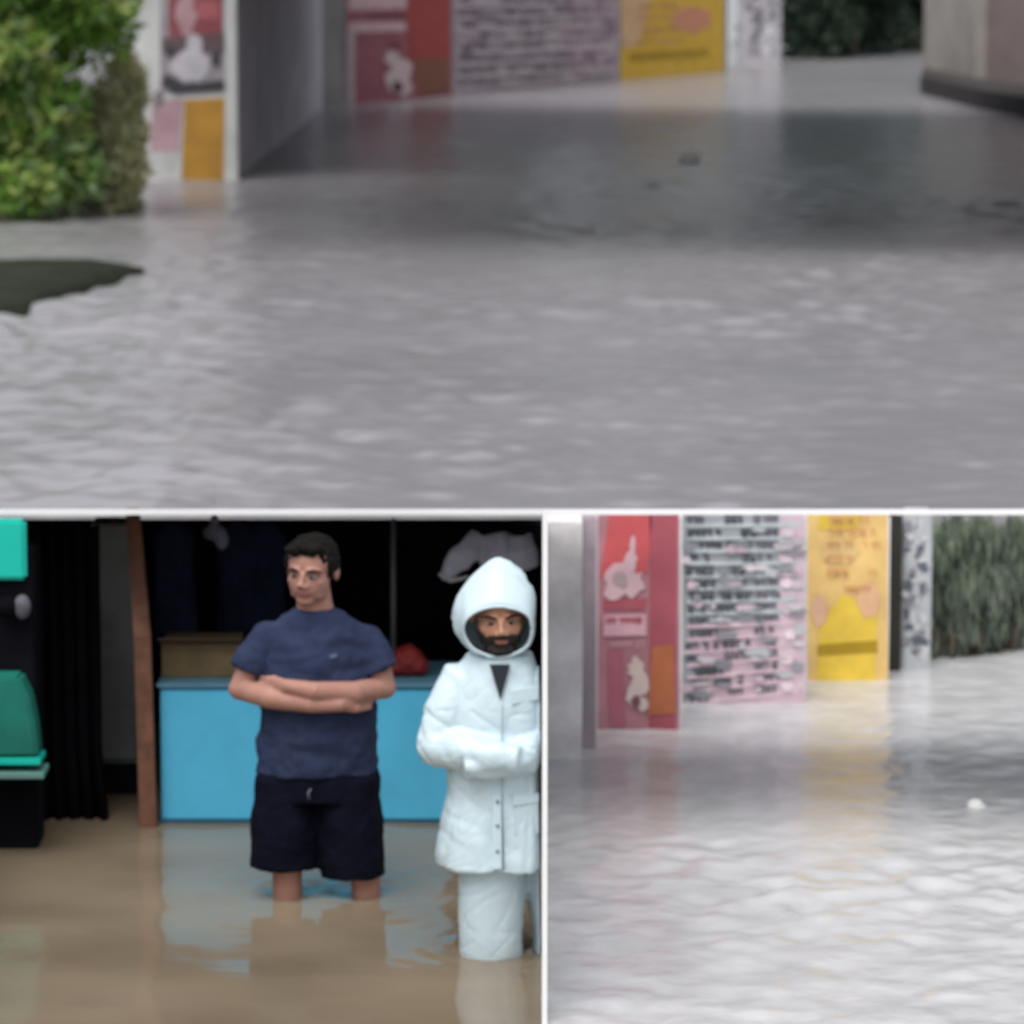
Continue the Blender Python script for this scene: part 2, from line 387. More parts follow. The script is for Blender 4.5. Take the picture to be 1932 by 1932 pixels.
for k in range(46): blob(pm, A, NW, .03 + k * .0003, rw.uniform(862, 1160), rw.uniform(0, 160), rw.uniform(4, 26), rw.uniform(2, 7), paint(rw.choice(((.36, .31, .33), (.44, .36, .40), (.24, .19, .22), (.50, .44, .46)))), .4, k)
pm.build('lettered_mural', mw).matrix_parent_inverse = inv
M_yel, M_oran, M_dky = paint((.68, .42, .045)), paint((.60, .30, .13)), paint((.40, .25, .012))
pm = MB(); pm.flat = True
quad_on(pm, [(1170, 156), (1366, 139), (1366, -60), (1170, -60)], A, NW, .01, M_yel)
quad_on(pm, [(1170, 90), (1205, 88), (1240, -60), (1170, -60)], A, NW, .015, paint((.62, .40, .22)))
blob(pm, A, NW, .018, 1300, 38, 38, 26, paint((.62, .27, .16)), .2, 5)
quad_on(pm, [(1185, 116), (1336, 106), (1336, 92), (1185, 100)], A, NW, .02, M_dky)
for i, rr_ in enumerate((8, 30, 52, 74)): rnd_words(pm, A, NW, .025, 1200, rr_, 1290, rr_ - 3, 10, M_oran, 300 + i)
pm.build('yellow_mural', mw).matrix_parent_inverse = inv

# --- far patterned post, and right-hand pillar
def patterned_post(name, label, pxs, rows, Y, depth, dark_c, light_c, seed, nb, parent_z):
    x0, x1 = P(pxs[0], rows[1], Y).x, P(pxs[1], rows[1], Y).x
    t = thing(name, label, 'pillar', ((x0 + x1) / 2, Y, 0)); iv = Matrix.Translation(-t.location)
    b = MB(); b.box((x0, Y, -.5), (x1, Y + depth, parent_z), light_c); o = b.build('post_body', t, bevel=min(.06, (x1-x0)*.1)); o.matrix_parent_inverse = iv
    q = MB(); q.flat = True; rr = random.Random(seed); pt = Vector((0, Y, 0)); mid_c = paint((.26, .25, .28)); light2 = paint((.6, .6, .62))
    for i in range(nb):
        r_ = rows[0] + (rows[1] - rows[0]) * (i + .3) / nb; w_ = (pxs[1] - pxs[0])
        hh = (rows[1] - rows[0]) / nb
        for k in range(5): blob(q, pt, NF, .004 + .002 * k, pxs[0] + w_ * rr.uniform(.16, .84), r_ + hh * rr.uniform(-.4, .5), w_ * rr.uniform(.06, .2), hh * rr.uniform(.12, .45), (dark_c, mid_c, light2)[rr.randrange(3)], .5, seed + i * 7 + k, 11)
    o = q.build('painted_pattern', t); o.matrix_parent_inverse = iv
    return t
patterned_post('patterned_post', 'grey and white patterned post past the yellow mural in the far street', (1396, 1474), (-30, 112), 124, .9, paint((.12, .11, .13)), paint((.42, .40, .42)), 5, 7, 4.6)
Yr = 97.0; e = G(1838, 172)
rp_ = thing('bridge_pillar', 'plain bridge pillar, its lit and shaded faces coloured in, at the right end of the far street', 'pillar', (e.x, e.y, 0)); iv = Matrix.Translation(-rp_.location)
fl = G(1742, 150); fr = G(1985, 190); bk_ = fl + (fr - e)
b = MB(); b.prism([Vector((e.x, e.y, -.6)), Vector((fl.x, fl.y, -.6)), Vector((fl.x, fl.y, DECK_Z)), Vector((e.x, e.y, DECK_Z))], Vector((.3, .12, 0)), mat('pillar_lit_tone', (.36, .34, .315), .8, .25, .8, .2)); b.build('lit_face', rp_).matrix_parent_inverse = iv  # lighter colour carries the light falling on this face
d2 = (fr - e); b = MB(); b.prism([Vector((e.x, e.y, -.6)) + Vector((.302, .12, 0)), Vector((fr.x + 3, fr.y, -.6)), Vector((fr.x + 3, fr.y, DECK_Z)), Vector((e.x, e.y, DECK_Z)) + Vector((.302, .12, 0))], Vector((.2, 3.0, 0)), mat('pillar_shade_tone', (.20, .158, .155), .85, .25, .8, .2)); b.build('shaded_face', rp_).matrix_parent_inverse = iv  # same pillar, its shade put into a darker colour
b = MB(); q = G(1744, 158); 
b.prism([p - Vector((0, 0, .3)) for p in (G(1736, 176), G(1850, 206), G(1990, 232), G(1990, 200), G(1840, 180), G(1742, 158))], Vector((0, 0, .72)), mat('rubble_and_shade', (.045, .04, .04), .9, .4, 3, .6)); b.build('dark_base', rp_).matrix_parent_inverse = iv  # rubble, its near-black tone also standing for shadow at the base

# ------------------------------------------------------------------ foliage
def leaf_mats(name, cols):
    out = []
    for c in cols:                       # thin leaves let light through
        m = mat(name, c, 0.55, .3, 6, spec=.3); n = m.node_tree
        tr = n.nodes.new('ShaderNodeBsdfTranslucent'); tr.inputs['Color'].default_value = (c[0]*1.1, c[1]*1.15, c[2]*.8, 1)
        mx = n.nodes.new('ShaderNodeMixShader'); mx.inputs[0].default_value = .42; o_ = n.nodes['Material Output']
        n.links.new(n.nodes['Principled BSDF'].outputs[0], mx.inputs[1]); n.links.new(tr.outputs[0], mx.inputs[2]); n.links.new(mx.outputs[0], o_.inputs['Surface'])
        out.append(m)
    return out
LM_b = leaf_mats('bush_leaf', [(.22, .39, .08), (.34, .50, .12), (.12, .24, .05), (.50, .56, .20), (.35, .48, .25)])
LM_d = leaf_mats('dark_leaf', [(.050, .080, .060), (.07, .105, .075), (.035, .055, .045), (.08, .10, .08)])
LM_r = leaf_mats('reed_leaf', [(.21, .26, .20), (.27, .32, .24), (.15, .19, .17), (.30, .33, .28)])
LM_dry = leaf_mats('dry_leaf', [(.60, .58, .40), (.48, .52, .30), (.70, .66, .50)])
def leaves(mb, c, rad, n, size, mats_, asp=.42, shell=.35, up=.2, seed=1, droop=None):
    rr = random.Random(seed); c = Vector(c)
    for i in range(n):
        while True:
            d = Vector((rr.gauss(0, 1), rr.gauss(0, 1), rr.gauss(0, 1)))
            if d.length > .01: break
        d.normalize(); k = shell + (1 - shell) * rr.random() ** .5
        p = c + Vector((d.x * rad[0], d.y * rad[1], d.z * rad[2])) * k
        if p.z < -.02: continue
        L = size * rr.uniform(.45, 1.75); W = L * asp
        ax = (d + Vector((rr.uniform(-1, 1), rr.uniform(-1, 1), rr.uniform(-1, 1) + up))).normalized()
        if droop: ax = Vector((rr.uniform(-.25, .25), rr.uniform(-.25, .25), 1 if rr.random() < .8 else -1)).normalized()
        s_ = ax.cross(Vector((rr.uniform(-1, 1), rr.uniform(-1, 1), rr.uniform(-1, 1)))).normalized(); nn = ax.cross(s_)
        a = p - ax * L * .5; b_ = p + ax * L * .5; m_ = p + nn * L * .08
        q = (rr.random() + noise.noise(p * (1.2 / max(size, .05) * .12)) * .9)
        mt = mats_[int(max(0, min(.999, q)) * len(mats_))]
        mb.add([a, m_ - s_ * W * .5, b_, m_ + s_ * W * .5], [(0, 1, 2, 3)], mt)
M_bark = mat('bark', (.09, .07, .05), .9, .35, 8, .5)
def shrub(name, label, cat, loc, clumps, size, mats_, group=None, asp=.42, stems=5, droop=None, seed=1, top=2.0):
    t = thing(name, label, cat, loc, group=group); st = MB(); rr = random.Random(seed)
    for i in range(stems):
        a = rr.uniform(0, 6.28); x, y = clumps[i % len(clumps)][0][0], clumps[i % len(clumps)][0][1]
        st.tube([(x * .2 + .05*math.cos(a), y * .2 + .05*math.sin(a), -.45), (x*.5, y*.5, top*.3), (x, y, clumps[i % len(clumps)][0][2])], [size*.16, size*.12, size*.05], M_bark, 7)
    st.build('trunk', t, smooth=True)
    mb = MB(); mb.flat = True
    for i, (c, r, n_) in enumerate(clumps): leaves(mb, c, r, n_, size, mats_, asp, seed=seed * 31 + i, droop=droop)
    mb.build('crown', t); return t
# the big bush at the upper left
bc = G(70, 425); rr = random.Random(4); cl = []
for i in range(54):
    row = rr.uniform(-170, 372); px = rr.uniform(-130, 185 - .20 * max(0, row - 60)); Yb = bc.y + rr.uniform(.5, 3.2)
    p = P(px, row, Yb); r_ = rr.uniform(.42, .75)
    cl.append(((p.x - bc.x, p.y - bc.y, p.z), (r_, r_, r_ * .85), 330))
shrub('leafy_bush', 'tall bright green bush overhanging the flood beside the postered pillar', 'bush', (bc.x, bc.y, 0), cl, .24, LM_b, stems=9, seed=3)
cl = []; bc2 = G(225, 400)
for i in range(16):
    p = P(rr.uniform(175, 252), rr.uniform(130, 395), bc2.y + rr.uniform(-.5, .4)); cl.append(((p.x - bc2.x, p.y - bc2.y, p.z), (.26, .22, .4), 230))
shrub('dry_shrub', 'thin straw coloured shrub between the green bush and the pillar', 'shrub', (bc2.x, bc2.y, 0), cl, .2, LM_dry, asp=.36, stems=3, seed=5)
# dark growth closing the far end of the street
for i, (px, row, wd, lab) in enumerate(((1520, 113, 2.6, 'dark green shrub right beside the patterned far post'), (1610, 108, 2.6, 'dark green shrub in the middle of the far bank'), (1685, 100, 2.2, 'dark green shrub nearest the plain right pillar'))):
    c_ = G(px, row); cl = []
    for k in range(16): cl.append(((rr.uniform(-1, 1) * wd * .5, rr.uniform(0, 2.5), .25 + 3.4 * (k / 15)), (1.0, .8, .8), 300))
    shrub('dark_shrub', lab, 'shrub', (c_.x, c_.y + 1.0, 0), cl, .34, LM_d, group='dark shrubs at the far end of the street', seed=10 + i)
tree_spots = ((-34, 132, 15), (-22, 140, 17), (-11, 136, 15), (0, 142, 17), (9, 146, 16), (17, 142, 17), (27, 134, 16), (38, 130, 15))  # row made extra tall to block low sky light behind the bridge
tnames = ('far left end', 'left of the mural wall', 'behind the red mural', 'behind the lettered mural', 'behind the yellow mural', 'behind the dark shrubs', 'behind the right pillar', 'far right end')
for i, (x, y, h) in enumerate(tree_spots):
    t = thing('tree', 'dark leafy tree of the distant row, made tall to block low sky, the one ' + tnames[i], 'tree', (x, y, 0), group='trees beyond the far street')
    tr = MB(); tr.tube([(0, 0, -.5), (.1, 0, h*.3), (.25, .1, h*.55), (.2, .2, h*.8)], [.3, .24, .17, .06], M_bark, 8)
    for k in range(4): a = k * 1.6 + i; tr.tube([(.15, .05, h*.4), (1.2*math.cos(a), 1.2*math.sin(a), h*.55), (2.2*math.cos(a), 2.2*math.sin(a), h*.68)], [.13, .09, .03], M_bark, 6)
    tr.build('trunk', t, smooth=True); mb = MB(); mb.flat = True
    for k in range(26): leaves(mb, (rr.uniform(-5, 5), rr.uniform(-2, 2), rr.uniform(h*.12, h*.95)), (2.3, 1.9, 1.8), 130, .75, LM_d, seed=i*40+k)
    mb.build('crown', t)

# small pale scrap afloat under the bridge
M_foam = mat('white_plastic', (.86, .87, .83), .45, .1, 8)
c_ = G(1300, 304); f = MB(); f.ball((0, 0, .06), (.17, .12, .085), M_foam, seg=12, rings=8); f.ball((.12, .02, .07), (.09, .08, .06), M_foam, seg=10, rings=6)
tag(fuse(f, 'floating_scrap', None, .02, 2, fold=lambda p: .02 * noise.noise(p * 14)), 'whitish scrap of litter afloat in the dark water under the bridge', 'litter').location = c_
c_ = G(1840, 1524); f = MB(); f.ball((0, 0, .008), (.036, .03, .030), M_foam, seg=12, rings=8); f.ball((.024, .004, .004), (.02, .02, .018), M_foam, seg=10, rings=6)
tag(fuse(f, 'floating_scrap', None, .004, 2, fold=lambda p: .005 * noise.noise(p * 60)), 'small white scrap of litter afloat before the low yellow mural wall', 'litter').location = c_

# ------------------------------------------------------------------ near canopy and dividing panel
M_white = mat('white_gloss_paint', (.86, .86, .86), .45, .04, 2)
M_roof = mat('grey_roof_sheet', (.25, .25, .25), .6, .2, 2)
M_under = mat('dark_roof_underside', (.05, .05, .052), .8, .2, 2)
YC = 16.0
zt, zb = P(966, 960.5, YC).z, P(966, 970.5, YC).z
def canopy(name, label, x0, x1, depth, fall, fas):
    t = thing(name, label, 'roof', ((x0 + x1)/2, YC, 0)); iv = Matrix.Translation(-t.location)
    b = MB(); b.box((x0, YC - .012, zb), (x1, YC, zt), M_white); b.build('fascia', t).matrix_parent_inverse = iv
    b = MB(); y1 = YC + depth
    prof = [Vector((x0, YC + .001, zt - .004)), Vector((x0, y1, zt - .006 - fall)), Vector((x0, y1, zb + .004 - fall)), Vector((x0, YC + .001, zb + .002))]
    b.prism(prof, Vector((x1 - x0, 0, 0)), M_roof); b.build('roof_sheet', t).matrix_parent_inverse = iv
    return t
xp = T_PART * YC
canopy('shop_roof', 'white edged roof over the dark shop where two men stand', -3.6, xp - .001, 2.9, .139 * 2.9, M_white)
canopy('canopy', 'white edged canopy added to shade the water right of the dividing panel', xp + .001, 3.4, 1.65, .139 * 1.65, M_white)  # added roof sheet, shades a dark band on the water below
# thin white dividing panel running back beside the hooded man
t0 = T_PART; y0 = 13.25; th = 10 / 7728 * y0
zf = P(1029, 962, y0).z; yb_ = YC - .014
dpm = MB(); prof = [Vector((t0*y0, y0, -.45)), Vector((t0*y0, y0, zf)), Vector((t0*yb_, yb_, zt)), Vector((t0*Y_SHOP, Y_SHOP, zt - .5)), Vector((t0*Y_SHOP, Y_SHOP, -.45))]
dpm.prism(prof, Vector((th, 0, 0)), M_white)
tag(dpm.build('dividing_panel'), 'thin white upright panel dividing the shop from the street water', 'panel')
# canopy posts outside, at its right end
b = MB()
for yy in (YC + .1, YC + 1.2): b.tube([(3.3, yy, -.45), (3.3, yy, zt - .1)], .03, M_white, 10)

# ------------------------------------------------------------------ low painted walls behind the canopy (lower right)
def lowwall(name, label, px0, px1, base, thick, body, ztop_row=960):
    c0 = G(px0, base); c1 = G(px1, base); Y = c0.y; zt_ = P(px0, ztop_row + 7, Y + thick).z
    t = thing(name, label, 'wall', (c0.x, Y, 0)); iv = Matrix.Translation(-t.location)
    b = MB(); b.box((c0.x, Y, -.45), (c1.x, Y + thick, zt_), body); b.build('wall_body', t).matrix_parent_inverse = iv
    return t, iv, Vector((0, Y, 0))
M_pl = mat('pale_plaster', (.82, .79, .80), .85, .25, 5, .2, 30)
t, iv, pt = lowwall('plaster_wall', 'plain pale plaster wall end next to the dividing panel', 1026, 1098, 1432, .3, M_pl)
t, iv, pt = lowwall('plaster_pier', 'narrow mauve grey pier between the plaster wall and the red mural', 1100, 1124, 1412, .2, mat('mauve_plaster', (.42, .35, .39), .85, .25, 5, .2, 30))
t, iv, pt = lowwall('red_mural_wall', 'low wall with a red mural and white figures', 1126, 1284, 1376, .2, M_pl)
q = MB(); q.flat = True; R1, R2, R3 = paint((.55, .12, .14)), paint((.42, .10, .13)), paint((.68, .46, .50))
quad_on(q, [(1128, 1385), (1282, 1385), (1282, 968), (1128, 968)], pt, NF, .003, paint((.48, .22, .26)))
quad_on(q, [(1132, 1090), (1222, 1080), (1230, 968), (1150, 968)], pt, NF, .006, paint((.62, .11, .12)))
quad_on(q, [(1224, 1385), (1274, 1385), (1278, 968), (1226, 968)], pt, NF, .006, R2)
quad_on(q, [(1222, 1350), (1274, 1345), (1270, 1215), (1230, 1220)], pt, NF, .009, paint((.50, .16, .07)))
for k, (x, y, a, b_) in enumerate(((1166, 1090, 28, 30), (1192, 1100, 24, 24), (1190, 1060, 12, 22), (1194, 1028, 5, 22), (1156, 1115, 20, 14))): blob(q, pt, NF, .010 + k * .001, x, y, a, b_, R3, .25, 70 + k)
blob(q, pt, NF, .015, 1170, 1092, 14, 16, paint((.45, .33, .36)), .2, 3)
quad_on(q, [(1138, 1150), (1218, 1150), (1222, 1128), (1138, 1130)], pt, NF, .009, R2)
quad_on(q, [(1138, 1200), (1220, 1198), (1218, 1158), (1140, 1160)], pt, NF, .012, paint((.70, .42, .48)))
rnd_words(q, pt, NF, .015, 1142, 1164, 1216, 1163, 14, R2, 55); rnd_words(q, pt, NF, .015, 1142, 1210, 1216, 1208, 14, paint((.6, .35, .4)), 56)
quad_on(q, [(1150, 1370), (1180, 1372), (1176, 1225), (1146, 1225)], pt, NF, .009, paint((.44, .14, .19)))
for k, (x, y, a, b_) in enumerate(((1200, 1262, 15, 20), (1206, 1288, 18, 24), (1196, 1312, 17, 22), (1212, 1326, 12, 14))): blob(q, pt, NF, .011 + k * .001, x, y, a, b_, paint((.72, .58, .54)), .28, 80 + k)
blob(q, pt, NF, .015, 1200, 1322, 9, 12, paint((.2, .08, .1)), .15, 4)
q.build('red_mural', t).matrix_parent_inverse = iv
t, iv, pt = lowwall('lettered_wall', 'low grey wall covered in rows of painted lettering', 1286, 1520, 1326, .2, M_pl)
q = MB(); q.flat = True
quad_on(q, [(1288, 1335), (1519, 1335), (1519, 968), (1288, 968)], pt, NF, .003, paint((.36, .38, .40), .3, 6))
quad_on(q, [(1340, 1335), (1519, 1335), (1519, 1170), (1300, 1200)], pt, NF, .005, paint((.60, .44, .50), .2, 6))
quad_on(q, [(1462, 1300), (1519, 1300), (1519, 968), (1470, 968)], pt, NF, .007, paint((.66, .52, .58), .2, 6))
for i, r_ in enumerate(range(972, 1312, 24)):
    tl = -max(0, r_ - 1080) * .10
    quad_on(q, [(1296, r_ + 23), (1505, r_ + 22 + tl), (1505, r_ + 13 + tl), (1296, r_ + 14)], pt, NF, .009, paint((.55, .60, .62), .25, 9) if r_ < 1150 else paint((.72, .54, .60), .25, 9))
    rnd_words(q, pt, NF, .013, 1292, r_, 1420, r_ + tl*.6, 15, paint((.09, .10, .12)), 400 + i, thick=.3); rnd_words(q, pt, NF, .013, 1420, r_ + tl*.6, 1468, r_ + tl*.8, 14, paint((.16, .15, .19)), 440 + i, thick=.3)
    if i % 2: blob(q, pt, NF, .016, 1488 + random.uniform(-6, 6), r_ + 8, 12, 10, paint((.80, .66, .72)), .2, i)
rw = random.Random(5)
for k in range(60): blob(q, pt, NF, .017 + k * .0002, rw.uniform(1292, 1515), rw.uniform(985, 1315), rw.uniform(4, 26), rw.uniform(3, 9), paint(rw.choice(((.50, .52, .54), (.62, .48, .54), (.28, .28, .31), (.66, .60, .62)))), .45, k)
q.build('lettered_mural', t).matrix_parent_inverse = iv
t, iv, pt = lowwall('yellow_mural_wall', 'low wall with a bright yellow mural', 1522, 1676, 1284, .2, M_pl)
q = MB(); q.flat = True
quad_on(q, [(1523, 1292), (1675, 1292), (1675, 968), (1523, 968)], pt, NF, .003, paint((.80, .54, .20)))
quad_on(q, [(1540, 1285), (1650, 1285), (1655, 1150), (1590, 1120), (1545, 1180)], pt, NF, .006, paint((.82, .57, .07)))
quad_on(q, [(1545, 1000), (1610, 1000), (1630, 968), (1545, 968)], pt, NF, .006, paint((.74, .52, .06)))
quad_on(q, [(1542, 1236), (1655, 1230), (1655, 1208), (1542, 1216)], pt, NF, .009, paint((.42, .27, .012)))
blob(q, pt, NF, .009, 1640, 1130, 22, 36, paint((.78, .46, .26)), .2, 4); blob(q, pt, NF, .009, 1545, 1150, 16, 30, paint((.76, .46, .30)), .2, 8)
blob(q, pt, NF, .008, 1585, 1040, 38, 24, paint((.76, .52, .22)), .2, 9)
for i, r_ in enumerate((974, 996, 1020, 1046, 1074, 1104)): rnd_words(q, pt, NF, .013, 1556, r_, 1660, r_, 14, paint((.70, .38, .16)), 500 + i)
q.build('yellow_mural', t).matrix_parent_inverse = iv
t, iv, pt = lowwall('dark_gap', 'narrow black strip for the dark gap between the yellow mural and the patterned post', 1677, 1698, 1266, .15, mat('black_gap', (.03, .028, .02), .8, .3, 5))  # black strip standing where there is only a dark gap
c0 = G(1725, 1262)
patterned_post('patterned_post', 'pale patterned post by the low yellow mural, its base in bright water', (1700, 1756), (975, 1258), c0.y, .14, paint((.12, .13, .16)), paint((.50, .52, .53)), 9, 9, P(1725, 964, c0.y).z)
for i, (px, base, lab) in enumerate(((1782, 1252, 'grey green reed clump next to the patterned post'), (1838, 1246, 'grey green reed clump in the middle of the far water edge'), (1900, 1238, 'grey green reed clump at the right end of the far water edge'))):
    c_ = G(px, base); cl = []; zt_ = P(px, 972, c_.y + .2).z
    for k in range(14): cl.append((((-.11, .05, -.03, .11)[k % 4], .05 + .25 * ((k * 5) % 7) / 6, .05 + (zt_ - .19) * k / 13), (.09, .08, .10), 260))
    shrub('reed_clump', lab, 'plant', (c_.x, c_.y + .1, 0), cl, .11, LM_r, group='reed clumps behind the canopy', asp=.16, stems=6, droop=True, seed=60 + i, top=.5)

# ------------------------------------------------------------------ the shop (lower left)
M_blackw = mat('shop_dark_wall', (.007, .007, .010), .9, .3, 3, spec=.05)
M_greyw = mat('shop_grey_jamb', (.17, .175, .17), .8, .35, 3, .2)
M_wood = mat('reddish_wood', (.17, .075, .045), .7, .5, 9, .3, 40)
M_blue = mat('sky_blue_paint', (.085, .48, .74), .5, .16, 2.5)
M_teal = mat('turquoise_plastic', (.01, .52, .42), .35, .08, 3)
M_tealD = mat('deep_turquoise_plastic', (.008, .17, .13), .55, .35, 3)
M_blk = mat('black_cloth', (.005, .005, .007), .9, .3, 4, spec=.03)
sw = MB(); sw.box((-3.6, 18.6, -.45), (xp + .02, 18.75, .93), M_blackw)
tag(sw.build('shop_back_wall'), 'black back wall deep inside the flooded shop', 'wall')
sw = MB(); sw.box((-2.42, 13.2, -.45), (-2.3, 18.59, .9), M_blackw)  # unseen wall, added to keep side light off the muddy water
tag(sw.build('shade_wall'), 'dark unseen wall added beyond the left edge to shade the shop water', 'wall')
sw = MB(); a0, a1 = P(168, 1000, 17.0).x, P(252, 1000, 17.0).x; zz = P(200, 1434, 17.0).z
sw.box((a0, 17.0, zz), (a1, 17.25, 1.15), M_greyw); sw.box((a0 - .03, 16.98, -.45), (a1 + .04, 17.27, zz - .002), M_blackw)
tag(sw.build('door_jamb', bevel=.006), 'grey plastered door jamb behind the leaning wooden post', 'jamb')
# leaning post
wp = MB(); y_ = 16.35
wp.prism([P(237, 960, y_ + .3), P(262, 960, y_ + .3), P(284, 1200, y_), P(297, 1610, y_), P(297, 1700, y_), P(266, 1700, y_), P(264, 1600, y_), P(252, 1200, y_)], Vector((0, .04, 0)), M_wood)
tag(wp.build('wooden_post', bevel=.004), 'reddish brown wooden post leaning at the shop doorway', 'post')
# dark curtain with folds
cu = MB(); x0, x1 = P(62, 1300, 16.5).x, P(188, 1300, 16.5).x; N = 60; vs = []
for j, z in enumerate((-.3, .3, .8, 1.22)):
    for i in range(N + 1):
        u = i / N; vs.append(Vector((x0 + (x1 - x0) * u + (.05 if j == 0 else 0) * u, 16.5 + .03*math.sin(u*31 + j*.4) + .012*math.sin(u*70), z)))
cu.add(vs, [(j*(N+1)+i, j*(N+1)+i+1, (j+1)*(N+1)+i+1, (j+1)*(N+1)+i) for j in range(3) for i in range(N)], M_blk)
o = cu.build('curtain', smooth=True); so_ = o.modifiers.new('thick', 'SOLIDIFY'); so_.thickness = .006
tag(o, 'black curtain hanging in folds left of the grey jamb', 'curtain')
# turquoise stand at the far left edge
yS = 15.9; st = thing('display_stand', 'black display stand with a turquoise sign and turquoise bin at the left edge', 'stand', (P(10, 1300, yS).x, yS, 0)); iv = Matrix.Translation(-st.location)
def bx(px0, r0_, px1, r1_, y0_, y1_): 
    a, c = P(px0, r1_, y0_), P(px1, r0_, y0_); return (a.x, y0_, a.z), (c.x, y1_, c.z)
b = MB(); b.box((P(-90, 1300, yS + .05).x, yS + .05, -.4), (P(66, 1300, yS + .05).x, yS + .3, 1.2), M_blackw); b.build('frame', st, bevel=.008).matrix_parent_inverse = iv
b = MB(); b.box(*bx(-90, 980, 48, 1095, yS, yS + .045), M_teal); b.build('sign_panel', st, bevel=.014).matrix_parent_inverse = iv
b = MB(); b.prism([P(a_, r_, yS - .12) for a_, r_ in ((-90, 1278), (36, 1278), (56, 1320), (66, 1372), (72, 1428), (-90, 1428))], Vector((0, .16, 0)), M_tealD); b.build('bin', st, bevel=.012).matrix_parent_inverse = iv
b = MB(); b.box(*bx(-90, 1432, 76, 1444, yS - .14, yS + .045), M_teal); b.box(*bx(-90, 1458, 82, 1470, yS - .15, yS + .045), mat('grey_rim', (.18, .26, .25), .5)); b.build('ledge', st, bevel=.003).matrix_parent_inverse = iv
b = MB(); c_ = P(42, 1145, yS); b.ball(c_, (.035, .03, .05), mat('grey_bag', (.10, .10, .12), .7, .4, 30), seg=12, rings=8); b.ball(c_ + Vector((-.06, 0, 0)), (.05, .03, .04), M_blk)
b.build('hanging_packet', st, smooth=True).matrix_parent_inverse = iv
# blue counter
yK = G(500, 1552).y; ct = thing('counter', 'bright blue painted counter standing in the flood behind the man', 'counter', (P(560, 1500, yK).x, yK, 0)); iv = Matrix.Translation(-ct.location)
kx0, kx1 = P(303, 1400, yK).x, P(850, 1400, yK).x; kz = P(400, 1292, yK).z
b = MB(); b.box((kx0, yK, -.45), (kx1, yK + .5, kz - .012), M_blue); b.build('front_panel', ct, bevel=.01).matrix_parent_inverse = iv
b = MB(); b.box((kx0 - .012, yK - .015, kz - .011), (kx1 + .012, yK + .52, kz + .008), mat('counter_top_paint', (.10, .24, .33), .5)); b.build('counter_top', ct, bevel=.004).matrix_parent_inverse = iv
b = MB(); b.box((kx0 - .006, yK - .01, -.45), (kx1 + .006, yK - .001, .018), mat('reflection_stain', (.02, .10, .16), .5)); b.build('waterline_band', ct).matrix_parent_inverse = iv  # dark strip: mostly reflection put into colour, partly water stain
# things on the counter
b = MB(); a, c = P(306, 1286, yK + .15), P(452, 1212, yK + .15); M_card = mat('brown_card', (.15, .105, .05), .8, .4, 6)
b.box((a.x, yK + .12, kz + .009), (c.x, yK + .4, c.z), M_card)
cb = thing('cardboard_box', 'open brown cardboard box on the left end of the counter', 'box', (a.x, yK + .12, kz)); o = b.build('box_body', cb, bevel=.004); o.matrix_parent_inverse = Matrix.Translation(-cb.location)
b = MB(); b.prism([Vector((a.x, yK + .119, c.z)), Vector((c.x, yK + .119, c.z)), Vector((c.x + .02, yK + .05, c.z + .03)), Vector((a.x - .01, yK + .05, c.z + .03))], Vector((0, .003, .003)), mat('card_flap', (.11, .07, .05), .8)); b.build('flap', cb).matrix_parent_inverse = Matrix.Translation(-cb.location)
b = MB(); c_ = P(768, 1262, yK + .15); M_red = mat('red_cloth', (.22, .015, .015), .7, .3, 10); 
b.ball((c_.x, yK + .17, kz + .07), (.075, .07, .065), M_red); b.ball((c_.x + .04, yK + .16, kz + .05), (.05, .06, .045), M_red); b.ball((c_.x - .05, yK + .16, kz + .045), (.04, .06, .04), M_red)
tag(fuse(b, 'cloth_bundle', None, .008, 3, fold=lambda p: .010 * noise.noise(p * 28)), 'dark red cloth bundle on the counter between the two men', 'bundle')
# thin grey pipe and hanging goods
b = MB(); b.tube([P(742, 1290, 17.3), P(742, 978, 17.3)], .011, mat('grey_pipe', (.17, .17, .18), .5), 10)
tag(b.build('pipe', smooth=True), 'thin grey pipe rising behind the counter', 'pipe')
M_gcl = mat('grey_nylon', (.36, .36, .43), .7, .3, 7)
b = MB(); yH = 16.55
for (pa, pb, ra, rb) in (((910, 1014), (862, 1060), .056, .054), ((862, 1060), (842, 1094), .048, .028), ((935, 1008), (948, 1085), .064, .095), ((980, 1010), (992, 1070), .055, .055)):
    b.tube([P(*pa, yH), P((pa[0]+pb[0])/2, (pa[1]+pb[1])/2, yH - .02), P(*pb, yH)], [(ra, ra*.7), ((ra+rb)/2, ra*.7), (rb, rb*.6)], M_gcl, 14)
hj = thing('hanging_jacket', 'grey nylon jacket hanging in the dark above the hooded man', 'jacket', P(940, 1000, yH)); iv = Matrix.Translation(-hj.location)
o = fuse(b, 'jacket_body', hj, .009, 3, fold=lambda p: .012 * noise.noise(Vector((p.x*30, p.y*20, p.z*9)))); o.matrix_parent_inverse = iv
b = MB(); b.tube([P(828, 1082, yH - .03), P(850, 1096, yH - .04), P(885, 1088, yH - .03)], .008, mat('pale_strap', (.5, .5, .52), .6), 8); b.build('cuff_band', hj, smooth=True).matrix_parent_inverse = iv
b = MB(); c_ = P(405, 1005, 17.0); M_dg = mat('dim_grey_cloth', (.14, .14, .18), .8, .4, 20); b.ball(c_, (.052, .03, .036), M_dg); b.ball(c_ + Vector((.03, 0, -.03)), (.03, .02, .045), M_dg); b.ball(c_ + Vector((0, 0, .05)), (.02, .015, .03), M_dg); b.tube([c_ + Vector((0, 0, .06)), c_ + Vector((0, 0, .2))], .004, M_blk, 6)
